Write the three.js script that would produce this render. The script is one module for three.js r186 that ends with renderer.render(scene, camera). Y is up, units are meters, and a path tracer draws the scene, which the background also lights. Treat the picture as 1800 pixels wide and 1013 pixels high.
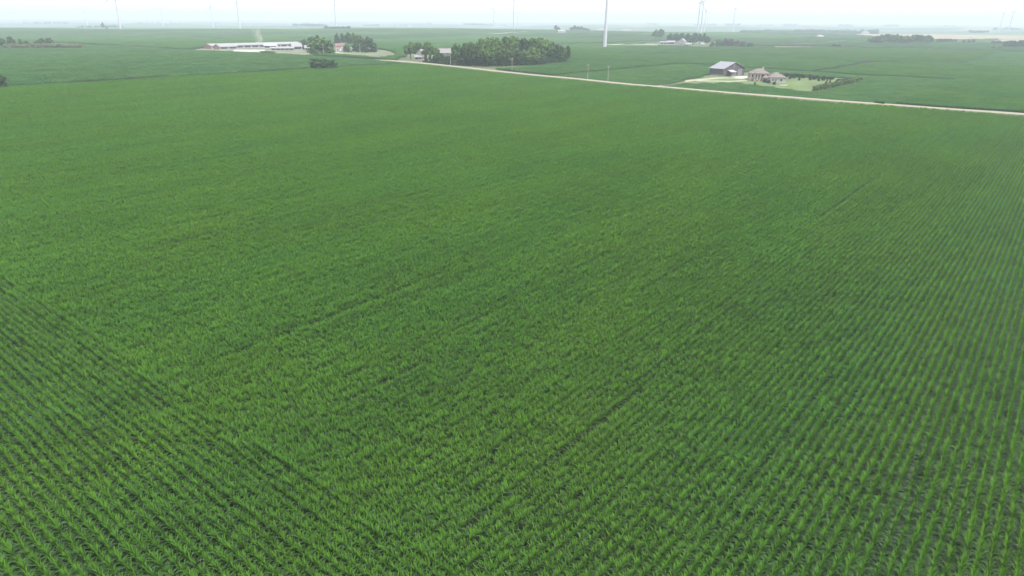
import * as THREE from 'three';
import { mergeGeometries } from 'three/addons/utils/BufferGeometryUtils.js';
import { createNoise2D } from 'simplex-noise';

// ------------------------------------------------------------------ camera, sky, sun, exposure
const DEG = Math.PI / 180, CAM_H = 36.5;
const scene = new THREE.Scene();
const camera = new THREE.PerspectiveCamera(45.98, 16 / 9, 0.5, 40000);
camera.position.set(0, CAM_H, 0);
camera.rotation.order = 'YXZ';
camera.rotation.set(-21.57 * DEG, 0, 0.0066);
camera.updateMatrixWorld(true);

function mulberry(a) { return () => { a = (a + 0x6d2b79f5) | 0; let t = Math.imul(a ^ (a >>> 15), 1 | a); t = (t + Math.imul(t ^ (t >>> 7), 61 | t)) ^ t; return ((t ^ (t >>> 14)) >>> 0) / 4294967296; }; }
const rnd = mulberry(20240711), R = (a, b) => a + (b - a) * rnd();
const noiseA = createNoise2D(mulberry(11)), noiseB = createNoise2D(mulberry(77));
const clamp = THREE.MathUtils.clamp, lerp = THREE.MathUtils.lerp;
const S = (a, b, x) => { const t = clamp((x - a) / (b - a), 0, 1); return t * t * (3 - 2 * t); };

{ // hazy summer sky: nearly white low down, a pale blue-grey overhead
  const W = 64, Hh = 64, d = new Float32Array(W * Hh * 4);
  for (let j = 0; j < Hh; j++) {
    const el = ((j + 0.5) / Hh) * 180 - 90, k = Math.pow(clamp(el / 90, 0, 1), 0.6);
    const c = [lerp(0.87, 0.74, k), lerp(0.89, 0.84, k), lerp(0.905, 1.0, k)];
    for (let i = 0; i < W; i++) { d.set([...c, 1], (j * W + i) * 4); }
  }
  const t = new THREE.DataTexture(d, W, Hh, THREE.RGBAFormat, THREE.FloatType);
  t.mapping = THREE.EquirectangularReflectionMapping; t.magFilter = THREE.LinearFilter; t.needsUpdate = true;
  scene.background = t; scene.environment = t;
}
const sun = new THREE.DirectionalLight(new THREE.Color(1, 0.95, 0.86), 3.2);
sun.position.set(400, 800, 260); sun.castShadow = true; sun.shadow.radius = 3;
sun.shadow.mapSize.set(2048, 2048);
Object.assign(sun.shadow.camera, { left: -900, right: 900, top: 900, bottom: -900, near: 1, far: 3000 });
scene.add(sun, sun.target);
scene.fog = new THREE.FogExp2(new THREE.Color(0.83, 0.94, 1.0), 0.00026);
const EXPOSURE = 1.82;

// ------------------------------------------------------------------ field axes and the lie of the land
// r runs along the crop rows, p across them (along the gravel road); both in metres from below the camera
const sA = Math.sin(38.6 * DEG), cA = Math.cos(38.6 * DEG);
const toXZ = (r, p) => [r * sA - p * cA, -(r * cA + p * sA)];
const toRP = (x, z) => [x * sA - z * cA, -x * cA - z * sA];
const ROAD_R = 361, EDGE_P = 378, HEAD_R = 26.2;
const HOUSE = [163, -449];
function height(x, z) {
  const [r, p] = toRP(x, z), D = Math.hypot(x, z), tan = z < -1 ? x / -z : Math.sign(x) * 2;
  let h = (7 * S(100, 480, p) - 1.6 * S(520, 720, p)) * (1 - 0.75 * S(450, 850, r)) * (1 - S(950, 1500, D));
  h -= 1.7 * Math.exp(-(((r - 425) / 42) ** 2) - ((p - 485) / 60) ** 2);
  { const dx = x - HOUSE[0] - 9, dz = z - HOUSE[1] - 8; h -= 2.7 * Math.exp(-((dx / (dx < 0 ? 8 : 22)) ** 2) - (dz / (dz > 0 ? 26 : 9)) ** 2); }
  h += 1.1 * Math.exp(-(((r - ROAD_R) / 7.5) ** 2)) * S(-500, -300, p) * (1 - S(405, 435, p)); // the road lies on a low bank
  const w = 1 - 0.7 * S(-0.1, 0.3, tan);
  h += 9 * Math.exp(-(((D - 1980) / 480) ** 2)) * w - 8 * S(2400, 3600, D) * w;
  const amp = S(900, 4500, D);
  if (amp > 0) h += amp * (11 * noiseA(x / 1500, z / 1500) + 4 * noiseB(x / 520, z / 520));
  return h + 0.25 * noiseA(x / 70, z / 70) * S(40, 160, D);
}


// a point of the photograph (1800 x 1013) as a direction, a spot on the ground, or a spot at a given distance
function ray(px, py) { return new THREE.Vector3((px - 900) / 1194, -(py - 506.5) / 1194, -1).applyEuler(camera.rotation); }
function spot(px, py) {
  const d = ray(px, py); let a = 20, b = 20;
  const over = (t) => CAM_H + d.y * t - height(d.x * t, d.z * t);
  while (b < 15000 && over(b) > 0) { a = b; b *= 1.004; }
  for (let i = 0; i < 25; i++) { const m = (a + b) / 2; if (over(m) > 0) a = m; else b = m; }
  return new THREE.Vector3(d.x * a, height(d.x * a, d.z * a), d.z * a);
}
function spotAt(px, py, F) { const d = ray(px, py), t = F / -d.z; return new THREE.Vector3(d.x * t, height(d.x * t, d.z * t), d.z * t); }
const pxPerMetre = (P) => 1212 / -P.z;

// ------------------------------------------------------------------ helpers
const names = new Map();
function numbered(n) { const k = names.get(n) ?? 0; names.set(n, k + 1); return k ? `${n}_${String(k).padStart(3, '0')}` : n; }
function tag(o, label, category, group, kind) {
  o.userData = { ...o.userData };
  for (const [k, v] of Object.entries({ label, category, group, kind })) { if (v) o.userData[k] = v; else delete o.userData[k]; }
  return o;
}
function thing(name, pos, turn, label, category, group) {
  const o = new THREE.Group(); o.name = numbered(name); o.position.copy(pos); o.rotation.y = turn; scene.add(o);
  return tag(o, label, category, group);
}
function mesh(name, geo, mat, parent) {
  const m = new THREE.Mesh(Array.isArray(geo) ? mergeGeometries(geo.map((g) => { const n = g.index ? g.toNonIndexed() : g; return n; })) : geo, mat);
  m.name = parent ? name : numbered(name); m.castShadow = m.receiveShadow = true; (parent ?? scene).add(m); return m;
}
function copyThing(src, pos, turn, scale, label, category, group) {
  const o = src.clone(); o.name = numbered(src.userData.kindName); o.position.copy(pos); o.rotation.y = turn; if (scale) o.scale.copy(scale);
  scene.add(o); return tag(o, label, category, group);
}
const box = (w, h, d, x = 0, y = 0, z = 0) => new THREE.BoxGeometry(w, h, d).translate(x, y + h / 2, z);
const col = (r, g, b) => new THREE.Color().setRGB(r, g, b);
const std = (c, roughness = 0.85, extra = {}) => new THREE.MeshStandardMaterial({ color: c, roughness, ...extra });

// grey noise used as a multiplier on colours and as a bump
function noiseTex(size, octaves, lo, hi, seed, stretch = 1) {
  const n = createNoise2D(mulberry(seed)), d = new Uint8Array(size * size * 4);
  const torus = (u, v, f) => { // blends the four wrapped copies so that the tile repeats without a seam
    const a = n(u * f * stretch, v * f), b = n((u - 1) * f * stretch, v * f), c = n(u * f * stretch, (v - 1) * f), e = n((u - 1) * f * stretch, (v - 1) * f);
    return lerp(lerp(a, b, u), lerp(c, e, u), v);
  };
  for (let j = 0; j < size; j++) for (let i = 0; i < size; i++) {
    let s = 0, w = 0; for (const [f, a] of octaves) { s += a * torus(i / size, j / size, f); w += a; }
    const v = clamp(lerp(lo, hi, 0.5 + 0.9 * s / w), 0, 1) * 255; d.set([v, v, v, 255], (j * size + i) * 4);
  }
  const t = new THREE.DataTexture(d, size, size); t.wrapS = t.wrapT = THREE.RepeatWrapping; t.magFilter = THREE.LinearFilter; t.needsUpdate = true; return t;
}
const grainTex = noiseTex(256, [[6, 1], [18, 0.9], [55, 0.8]], 0.62, 1.0, 5);
const wearTex = noiseTex(256, [[4, 1], [13, 0.7], [40, 0.5]], 0.72, 1.0, 9);

// ------------------------------------------------------------------ what grows where
// Fields lie on the section grid. Each answers: kind (corn, soy, hay, bare, grass), tint, height
const hash = (a, b) => { const s = Math.sin(a * 127.1 + b * 311.7 + 17.3) * 43758.5453; return s - Math.floor(s); };
const GRASS = { kind: 'grass' }, YARD = { kind: 'yard' };
const inEllipse = (x, z, cx, cz, a, b, t) => { const c = Math.cos(t), s = Math.sin(t), u = (x - cx) * c + (z - cz) * s, v = -(x - cx) * s + (z - cz) * c; return (u / a) ** 2 + (v / b) ** 2 < 1; };
const groveA = spot(800, 116), groveB = spot(1000, 111);
const lawnPoly = [[1195, 143.5], [1252, 131], [1320, 127], [1382, 131], [1440, 134.5], [1500, 139], [1508, 146], [1470, 156], [1432, 163.5], [1400, 161], [1330, 152], [1290, 147], [1225, 148], [1180, 151.5], [1145, 153]].map(([a, b]) => { const s = spot(a, b); return [s.x, s.z]; });
const homePoly = [[690, 110], [712, 97], [770, 89], [860, 96], [960, 100], [1003, 107], [1003, 113], [930, 119], [860, 124.5], [760, 114]].map(([a, b]) => { const s = spot(a, b); return [s.x, s.z]; });
const farmPoly = [[330, 88.5], [362, 84], [430, 79], [560, 74], [600, 80], [668, 86], [700, 97], [668, 104.5], [600, 98], [540, 98], [470, 93.5], [400, 91.5]].map(([a, b]) => { const s = spot(a, b); return [s.x, s.z]; });
const whitePoly = [[1120, 77.5], [1165, 73], [1300, 74], [1335, 82], [1400, 82.5], [1400, 83.5], [1240, 84], [1180, 81.5], [1060, 80], [1060, 78]].map(([a, b]) => { const s = spot(a, b); return [s.x, s.z]; });
function inPoly(x, z, poly) { let c = false; for (let i = 0, j = poly.length - 1; i < poly.length; j = i++) { const [xi, zi] = poly[i], [xj, zj] = poly[j]; if (zi > z !== zj > z && x < ((xj - xi) * (z - zi)) / (zj - zi) + xi) c = !c; } return c; }
function toGround([l, w]) { return [l.map(([a, b]) => { const q = spot(a, b); return [q.x, q.z]; }), w]; }
const paleStrips = [[[[1560, 84], [1640, 85.3], [1700, 87], [1760, 89], [1820, 90.5]], 13], [[[1322, 82.5], [1400, 82.5]], 26], [[[1400, 76], [1455, 76.5], [1560, 80]], 12], [[[860, 60], [930, 55.5], [1000, 58], [1100, 63]], 16]].map(toGround);
const grassStrips = [[[[1000, 107], [1100, 109.8], [1210, 112]], 4], [[[1110, 93.5], [1230, 95.5], [1360, 96.5]], 7], [[[968, 76.5], [1010, 76], [1062, 80]], 9], [[[1510, 112], [1580, 110.5], [1640, 110.5]], 5], [[[290, 58.5], [390, 58.5], [480, 55.5]], 16], [[[330, 62], [400, 71]], 9], [[[1600, 99], [1800, 104]], 5]].map(toGround);
function nearLine(x, z, l, w) { for (let i = 1; i < l.length; i++) { const [ax, az] = l[i - 1], bx = l[i][0] - ax, bz = l[i][1] - az, t = clamp(((x - ax) * bx + (z - az) * bz) / (bx * bx + bz * bz), 0, 1); if (Math.hypot(x - ax - bx * t, z - az - bz * t) < w) return true; } return false; }
const bareC = spotAt(1655, 62, 2000);
function land(x, z) {
  const [r, p] = toRP(x, z);
  if (Math.abs(r - ROAD_R) < 10.5) return GRASS;
  if (inPoly(x, z, lawnPoly)) return { kind: 'lawn' };
  if (inPoly(x, z, homePoly) || inPoly(x, z, whitePoly)) return YARD;
  if (inPoly(x, z, farmPoly)) return { kind: 'farm' };
  if (r < ROAD_R && r > -330) { // this side of the road
    if (Math.abs(p - EDGE_P) < 2.2) return GRASS;
    if (p < EDGE_P) return { kind: 'near', along: r < HEAD_R ? 1 : 0, tint: 0 };
    if (p < 880) { if (Math.abs(p - 838) < 5) return GRASS; return { kind: 'corn', along: 0, tint: 1.35, id: 1 + (p > 838) }; }
  }
  const D = Math.hypot(x, z);
  if (D > 500) { for (const [poly, hw] of paleStrips) if (nearLine(x, z, poly, hw)) return { kind: 'hay' }; for (const [poly, hw] of grassStrips) if (nearLine(x, z, poly, hw)) return GRASS; }
  if (r < 560 && p > 66 && p < 262) return { kind: 'soy', along: 1, tint: 1.1, id: 7 };
  if (inEllipse(x, z, bareC.x, bareC.z, 215, 520, 0.54)) return { kind: 'bare' };
  // mosaic beyond the road
  const a = Math.floor((r - ROAD_R) / 402), rr = r - ROAD_R - a * 402;
  let split = 130 + 130 * hash(a, 3.3); const q = p + 60 * hash(a, 9.1), b = Math.floor(q / split), pp = q - b * split;
  if (rr < 2 || rr > 400 || pp < 1.3 || pp > split - 1.3) return GRASS;
  const k = hash(a * 3 + 1, b * 7 + 2);
    if (D > 1350 && x > 250 && k < 0.07) return { kind: 'hay' };
  return { kind: k < 0.6 ? 'corn' : 'soy', along: hash(a, b * 5 + 1) < 0.55 ? 0 : 1, tint: 0.6 + 0.8 * hash(a * 11, b * 13), id: a * 50 + b };
}
const COLORS = { grass: [0.085, 0.115, 0.045], yard: [0.1, 0.125, 0.05], lawn: [0.105, 0.155, 0.04], farm: [0.15, 0.17, 0.09], near: [0.045, 0.035, 0.027], corn: [0.07, 0.06, 0.045], soy: [0.07, 0.06, 0.045], hay: [0.22, 0.225, 0.115], bare: [0.3, 0.24, 0.17], gravel: [0.42, 0.4, 0.34] };
const FAR = { corn: [0.042, 0.098, 0.03], soy: [0.05, 0.115, 0.042] };

{ // one sheet of ground from under the camera to the horizon
  const cols = []; for (let a = -180; a < 180.01;) { cols.push(a); a += Math.abs(a) < 44 ? 0.22 : Math.abs(a) < 60 ? 1 : 5; }
  const rings = []; for (let d = 4; d < 16500; d *= d < 60 ? 1.1 : d < 900 ? 1.017 : 1.02) rings.push(d);
  const pos = [0, height(0, 0), 0], colr = [...COLORS.near], uv = [0, 0], idx = [];
  for (const d of rings) for (const a of cols) {
    const x = d * Math.sin(a * DEG), z = -d * Math.cos(a * DEG), l = land(x, z);
    let c = COLORS[l.kind];
    if (d > 2250 && FAR[l.kind]) { const f = FAR[l.kind], t = 0.55 + 0.5 * l.tint; c = f.map((v) => v * t); }
    const m = 1 + 0.22 * noiseA(x / 23, z / 23) + 0.15 * noiseB(x / 7, z / 7);
    pos.push(x, height(x, z), z); colr.push(c[0] * m, c[1] * m, c[2] * m); uv.push(x / 6, z / 6);
  }
  const n = cols.length;
  for (let i = 0; i < n - 1; i++) idx.push(0, 2 + i, 1 + i);
  for (let k = 0; k < rings.length - 1; k++) for (let i = 0; i < n - 1; i++) { const a = 1 + k * n + i, b = a + n; idx.push(a, a + 1, b, b, a + 1, b + 1); }
  for (let i = 0; i < idx.length; i += 3) { const t = idx[i + 1]; idx[i + 1] = idx[i + 2]; idx[i + 2] = t; }
  const g = new THREE.BufferGeometry();
  g.setAttribute('position', new THREE.Float32BufferAttribute(pos, 3)); g.setAttribute('color', new THREE.Float32BufferAttribute(colr, 3)); g.setAttribute('uv', new THREE.Float32BufferAttribute(uv, 2));
  g.setIndex(idx); g.computeVertexNormals();
  if (g.attributes.normal.getY(500) < 0) { const ix = g.index.array; for (let i = 0; i < ix.length; i += 3) { const t = ix[i]; ix[i] = ix[i + 1]; ix[i + 1] = t; } g.computeVertexNormals(); }
  const m = mesh('ground', g, std(0xffffff, 0.95, { vertexColors: true, map: grainTex, bumpMap: grainTex, bumpScale: 0.08 }));
  tag(m, 'rolling farm ground under the fields out to the horizon', 'ground', null, 'structure');
}

// strip of road draped over the ground; pts in x,z
function ribbon(name, pts, width, lift, mat, label, category) {
  const curve = new THREE.CatmullRomCurve3(pts.map(([x, z]) => new THREE.Vector3(x, 0, z))), len = curve.getLength(), n = Math.max(8, Math.round(len / 5)), pos = [], uv = [], idx = [], W = 4;
  const cs = curve.getSpacedPoints(n);
  for (let i = 0; i <= n; i++) {
    const a = cs[Math.max(0, i - 1)], b = cs[Math.min(n, i + 1)], tx = b.x - a.x, tz = b.z - a.z, l = Math.hypot(tx, tz);
    for (let k = 0; k <= W; k++) {
      const s = (k / W - 0.5) * (width + 0.5 * noiseA(i * 0.7, k > 2 ? 40 : 10)), x = cs[i].x - (tz / l) * s, z = cs[i].z + (tx / l) * s, crown = 0.1 * (1 - (2 * k / W - 1) ** 2);
      pos.push(x, height(x, z) + lift + (k === 0 || k === W ? -0.25 : crown), z); uv.push(s / 3, (i * len) / n / 3);
      if (i && k) { const q = i * (W + 1) + k; idx.push(q, q - 1, q - W - 2, q, q - W - 2, q - W - 1); }
    }
  }
  const g = new THREE.BufferGeometry(); g.setAttribute('position', new THREE.Float32BufferAttribute(pos, 3)); g.setAttribute('uv', new THREE.Float32BufferAttribute(uv, 2)); g.setIndex(idx); g.computeVertexNormals();
  return tag(mesh(name, g, mat), label, category, null, 'structure');
}
const gravelM = std(col(0.3, 0.275, 0.195), 0.95, { map: wearTex, bumpMap: grainTex, bumpScale: 0.03 });
const gravelPale = std(col(0.34, 0.32, 0.23), 0.95, { map: wearTex });
const px = (list) => list.map(([a, b]) => { const s = spot(a, b); return [s.x, s.z]; });
ribbon('gravel_road', [[-500], [-200], [0], [100], [200], [300], [380], [428]].map(([p]) => toXZ(ROAD_R, p)), 4.8, 0.3, gravelM, 'pale gravel road running past the big cornfield', 'road');
ribbon('farm_lane', px([[672, 101.3], [645, 100], [625, 97.5], [606, 94.5], [587, 91.3]]), 4.5, 0.25, gravelPale, 'pale gravel lane leading to the farm among trees', 'lane');
ribbon('driveway', px([[1140, 152], [1160, 149.5], [1200, 143.5], [1240, 139.5], [1275, 137], [1310, 138.8]]), 4.2, 0.25, gravelPale, 'pale driveway from the road to the dark barn', 'driveway');
ribbon('driveway_loop', px([[1222, 142.2], [1250, 142.6], [1285, 143.2], [1312, 141.5]]), 3.2, 0.22, gravelPale, 'narrow pale lane looping before the brown house', 'driveway');
ribbon('barn_apron', px([[1288, 136.6], [1303, 136], [1317, 135.4]]), 9, 0.3, std(col(0.62, 0.6, 0.55), 0.9, { map: wearTex }), 'pale concrete apron in front of the dark barn', 'apron');
ribbon('field_track', px([[1066, 79.3], [1095, 77.5], [1130, 77.8], [1165, 80.5], [1200, 82], [1245, 83]]), 9, 0.3, std(col(0.36, 0.38, 0.22), 0.95, { map: wearTex }), 'pale grassy track leading to the white farmstead', 'track');

// ------------------------------------------------------------------ corn
const leafGloss = new THREE.MeshPhysicalMaterial({ color: 0xffffff, vertexColors: true, roughness: 0.38, specularIntensity: 0.75, side: THREE.DoubleSide });
const leafThin = new THREE.MeshPhysicalMaterial({ color: 0xffffff, vertexColors: true, roughness: 0.95, specularIntensity: 0.2, transmission: 0.42, thickness: 0, side: THREE.DoubleSide });
class Leaves { // collects leaf blades of two materials
  constructor() { this.p = []; this.c = []; this.i = [[], []]; }
  blade(x, y, z, az, len, w, t0, t1, seg, color, slot) {
    const dx = Math.cos(az), dz = Math.sin(az); let r = 0, h = 0; const base = this.p.length / 3, tw = (rnd() - 0.5) * 0.9;
    for (let s = 0; s <= seg; s++) {
      const t = s / seg, ww = w * (s === seg ? 0.06 : Math.sin(Math.PI * (0.28 + 0.66 * t))) * 0.5, sk = tw * t, sx = -dz * Math.cos(sk), sz = dx * Math.cos(sk), sy = Math.sin(sk);
      const X = x + dx * r, Y = y + h, Z = z + dz * r;
      this.p.push(X + sx * ww, Y + sy * ww, Z + sz * ww, X - sx * ww, Y - sy * ww, Z - sz * ww);
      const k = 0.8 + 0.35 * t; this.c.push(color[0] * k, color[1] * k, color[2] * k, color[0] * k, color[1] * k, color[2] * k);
      const th = t0 + (t1 - t0) * Math.pow((s + 0.5) / seg, 1.25), d = len / seg; r += Math.sin(th) * d; h += Math.cos(th) * d;
      if (s) { const b = base + 2 * s; this.i[slot].push(b - 2, b - 1, b, b, b - 1, b + 1); }
    }
  }
  plant(x, z, hgt, n, seg, wide) { // leaves alternate to both sides of the stalk, mostly out into the gap between rows
    const az0 = Math.PI / 2 + R(-0.7, 0.7), v = R(0.85, 1.15);
    for (let k = 0; k < n; k++) {
      const f = k / (n - 1), az = az0 + (k % 2) * Math.PI + R(-0.45, 0.45);
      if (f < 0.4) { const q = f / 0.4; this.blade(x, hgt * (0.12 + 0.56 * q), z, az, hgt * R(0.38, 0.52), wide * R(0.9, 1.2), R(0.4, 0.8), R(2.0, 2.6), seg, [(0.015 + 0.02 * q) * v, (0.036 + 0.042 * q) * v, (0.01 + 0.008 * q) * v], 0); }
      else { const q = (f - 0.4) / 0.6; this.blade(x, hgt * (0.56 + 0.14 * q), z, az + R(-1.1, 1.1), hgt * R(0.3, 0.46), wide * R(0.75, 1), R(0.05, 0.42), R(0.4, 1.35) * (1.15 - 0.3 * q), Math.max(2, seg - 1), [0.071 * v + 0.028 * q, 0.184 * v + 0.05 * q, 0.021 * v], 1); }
    }
  }
  stalk(x, z, hgt) { for (const a of [0.4, 1.97]) this.blade(x, 0, z, a, hgt * 0.75, 0.05, 0.02, 0.06, 2, [0.05, 0.1, 0.025], 0); }
  build() {
    const g = new THREE.BufferGeometry(); g.setAttribute('position', new THREE.Float32BufferAttribute(this.p, 3)); g.setAttribute('color', new THREE.Float32BufferAttribute(this.c, 3));
    g.setIndex([...this.i[0], ...this.i[1]]); g.addGroup(0, this.i[0].length, 0); g.addGroup(this.i[0].length, this.i[1].length, 1); g.computeVertexNormals(); return g;
  }
}
const ROW = 0.762, SEG = 3;
function rowSegment() { // 3 m of one row, along local x
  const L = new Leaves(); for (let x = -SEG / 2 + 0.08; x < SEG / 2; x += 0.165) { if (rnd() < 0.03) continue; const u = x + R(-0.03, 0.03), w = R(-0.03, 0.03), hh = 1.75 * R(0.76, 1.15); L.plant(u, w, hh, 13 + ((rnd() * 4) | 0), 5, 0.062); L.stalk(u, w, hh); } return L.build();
}
function patch(size, rows, step, n, seg, wide) { // a square of several rows for fields farther off
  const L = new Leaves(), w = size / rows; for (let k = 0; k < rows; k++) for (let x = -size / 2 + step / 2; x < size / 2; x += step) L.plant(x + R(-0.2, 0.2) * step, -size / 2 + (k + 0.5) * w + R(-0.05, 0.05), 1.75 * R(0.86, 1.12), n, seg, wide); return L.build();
}
const collect = () => []; // lists of [matrix, colour] per variant
const tmp = new THREE.Object3D(), up = new THREE.Vector3(0, 1, 0), nrm = new THREE.Vector3(), qT = new THREE.Quaternion(), qY = new THREE.Quaternion();
function place(list, x, z, turn, sx, sy, sz, color) {
  const e = 3, h = height(x, z); nrm.set(height(x - e, z) - height(x + e, z), 2 * e, height(x, z - e) - height(x, z + e)).normalize();
  tmp.position.set(x, h - 0.02, z); tmp.quaternion.copy(qT.setFromUnitVectors(up, nrm)).multiply(qY.setFromAxisAngle(up, turn)); tmp.scale.set(sx, sy, sz); tmp.updateMatrix();
  list.push([tmp.matrix.clone(), color]);
}
function instanced(name, geo, list, parent) {
  if (!list.length) return;
  const m = new THREE.InstancedMesh(geo, [leafGloss, leafThin], list.length); m.name = name; m.castShadow = m.receiveShadow = true; m.userData.kind = 'stuff';
  list.forEach(([mx, c], i) => { m.setMatrixAt(i, mx); m.setColorAt(i, c); }); parent.add(m);
}
const inView = (x, z, slack) => { const F = -z; return F > 12 && Math.abs(x) < 0.79 * F + slack; };
function cornTint(x, z, tint) { // slow drift between bluish and yellowish green, drawn out along the rows
  const [r, p] = toRP(x, z), y = 0.6 * noiseA(r / 110, p / 42) + 0.4 * noiseB(r / 38, p / 15), b = 1 + 0.07 * noiseB(r / 70 + 9, p / 24) + 0.06 * noiseA(r / 11, p / 4);
  return col((1 + 0.16 * y - 0.06 * tint) * b, (1 + 0.04 * y - 0.1 * tint) * b, (1 - 0.14 * y + 1.1 * tint) * b);
}
const ANG_R = Math.atan2(cA, sA), ANG_P = Math.atan2(sA, -cA); // turns that lay local x along r and along p

{ // the near field: every row laid in short lengths
  const V = 14, lists = Array.from({ length: V }, () => []), geos = Array.from({ length: V }, rowSegment);
  const streaks = [[27.5, 30, 41, 0.8], [27.5, 41, 55, 0.68], [2.9, 33, 68, 0.78], [2.9, 36, 64, 0.66], [2.9, 39, 60, 0.52], [2.1, 40, 57, 0.7], [2.1, 40, 56, 0.8], [126, 30, 50, 0.7], [112, 44, 60, 0.75], [52, 40, 70, 0.85]];
  for (let i = 0; i < 170; i++) { const p = R(-40, EDGE_P), a = R(HEAD_R, 340); streaks.push([p, a, a + R(6, 40), R(0.76, 0.95)]); }
  const put = (x, z, along, row, rr, pp) => {
    let s = 1 + 0.09 * noiseA(row * 0.37, rr / 60) + 0.05 * noiseB(rr / 18, pp / 6);
    for (const [sp, a, b, k] of streaks) if (!along && Math.abs(pp - sp) < 0.39 && rr > a && rr < b) s = Math.min(s, k);
    
    if (s < 0.2) return;
    const c = cornTint(x, z, 0).multiplyScalar(1 + R(-0.06, 0.06));
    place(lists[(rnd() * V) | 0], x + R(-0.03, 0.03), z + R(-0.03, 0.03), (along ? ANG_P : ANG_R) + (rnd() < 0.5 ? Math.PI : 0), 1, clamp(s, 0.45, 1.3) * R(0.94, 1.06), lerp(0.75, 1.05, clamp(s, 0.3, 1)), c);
  };
  for (let k = -260; k * ROW < EDGE_P - 2; k++) for (let r = HEAD_R + 1.1 + R(-0.5, 0.5); r < ROAD_R - 12.5; r += SEG) { const [x, z] = toXZ(r, k * ROW); if (inView(x, z, 8)) put(x, z, 0, k, r, k * ROW); }
  for (let k = -60; k <= 0; k++) for (let p = -60; p < EDGE_P - 2; p += SEG) { const r = HEAD_R - 0.5 + k * ROW; if (r < -22) continue; const [x, z] = toXZ(r, p); if (inView(x, z, 8)) put(x, z, 1, k + 900, r, p); }
  const g = new THREE.Group(); g.name = 'corn_field'; scene.add(g); tag(g, 'big green cornfield in the foreground planted in straight rows', 'cornfield', null, 'stuff');
  lists.forEach((l, i) => instanced('corn_rows', geos[i], l, g));
}
{ // the fields behind it
  const fields = new Map(), G1 = Array.from({ length: 4 }, () => patch(6, 8, 0.3, 8, 3, 0.15)), G2 = Array.from({ length: 3 }, () => patch(24, 30, 0.75, 7, 2, 0.3));
  const add = (l, x, z, size, lod) => {
    const near = l.kind === 'near'; if (near) return;
    const key = l.id === 1 ? 'left' : l.id === 2 ? 'left far' : Math.hypot(x, z) < 1050 ? 'middle' : 'far', f = fields.get(key) ?? fields.set(key, [[], [], [], [], [], [], []]).get(key);
    const sy = (l.kind === 'soy' ? 0.55 : 1.05) * R(0.95, 1.05), c = cornTint(x, z, l.tint).multiplyScalar((l.kind === 'soy' ? 0.98 : 1) * (l.id > 10 || l.id < 0 ? 0.72 + 0.6 * hash(l.id, 4.4) : 1));
    place(f[lod ? 4 + ((rnd() * 3) | 0) : (rnd() * 4) | 0], x, z, (l.along ? ANG_P : ANG_R) + (rnd() < 0.5 ? Math.PI : 0), size / (lod ? 24 : 6), sy, size / (lod ? 24 : 6), c);
  };
  for (let r = -330; r < 1000; r += 6) for (let p = -460; p < 900; p += 6) {
    const [x, z] = toXZ(r, p); if (!inView(x, z, 14) || Math.hypot(x, z) > 760) continue;
    const l = land(x, z); if ((l.kind === 'corn' || l.kind === 'soy')) add(l, x, z, 6, 0);
  }
  for (let r = -900; r < 2400; r += 12) for (let p = -900; p < 2400; p += 12) {
    const [x, z] = toXZ(r, p), D = Math.hypot(x, z); if (!inView(x, z, 30) || D <= 760 || D > 2350 || (D > 1250 && ((Math.round(r / 12) + Math.round(p / 12)) & 1 || Math.round(r / 12) & 1))) continue;
    const l = land(x, z); if ((l.kind === 'corn' || l.kind === 'soy')) add(l, x, z, D > 1250 ? 24.6 : 12.3, 1);
  }
  const about = { left: 'hazy cornfield to the left beyond the dark edge line', 'left far': 'hazy far left field behind the row of trees', middle: 'fields of green crops across the road around the houses', far: 'pale hazy crop fields on the slopes towards the horizon' };
  for (const [key, f] of fields) {
    const g = new THREE.Group(); g.name = numbered('crop_field'); scene.add(g); tag(g, about[key], 'crop field', null, 'stuff');
    f.forEach((l, i) => instanced('crop_rows', i < 4 ? G1[i] : G2[i - 4], l, g));
  }
}

{ // rough grass along both sides of the gravel road and on the field edge
  const L = new Leaves(); for (let k = 0; k < 46; k++) L.blade(R(-1, 1), -0.05, R(-1, 1), R(0, 6.28), R(0.5, 0.95), 0.09, R(0.05, 0.4), R(0.5, 1.8), 2, [R(0.1, 0.15), R(0.12, 0.16), R(0.04, 0.06)], 0);
  L.i[1] = [0, 0, 0]; const geo = L.build(), list = [];
  const strip = (ra, rb, pa, pb, step, hgt, c) => { for (let r = ra; r <= rb; r += step) for (let p = pa; p < pb; p += step) { const [x, z] = toXZ(r + R(-0.4, 0.4), p + R(-0.5, 0.5)); if (inView(x, z, 10) && !inPoly(x, z, lawnPoly)) { const t = R(0.8, 1.2) * (1 + 0.25 * noiseA(x / 13, z / 13)); place(list, x, z, R(0, 6.28), R(0.9, 1.3), hgt * R(0.7, 1.3), R(0.9, 1.3), col(c[0] * t, c[1] * t, c[2] * t)); } } };
  strip(ROAD_R + 4.4, ROAD_R + 10.5, -150, 450, 1.5, 0.75, [1.1, 0.9, 0.95]); strip(ROAD_R - 11, ROAD_R - 4.4, -150, 450, 1.6, 0.4, [0.85, 1, 0.7]); strip(-60, ROAD_R - 6, EDGE_P - 1.2, EDGE_P + 1.3, 1.4, 0.9, [0.7, 1.0, 0.7]);
  const g = new THREE.Group(); g.name = 'verge_grass'; scene.add(g); tag(g, 'rough brownish grass along the gravel road and the field edge', 'grass', null, 'stuff'); instanced('grass_tufts', geo, list, g);
}

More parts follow.
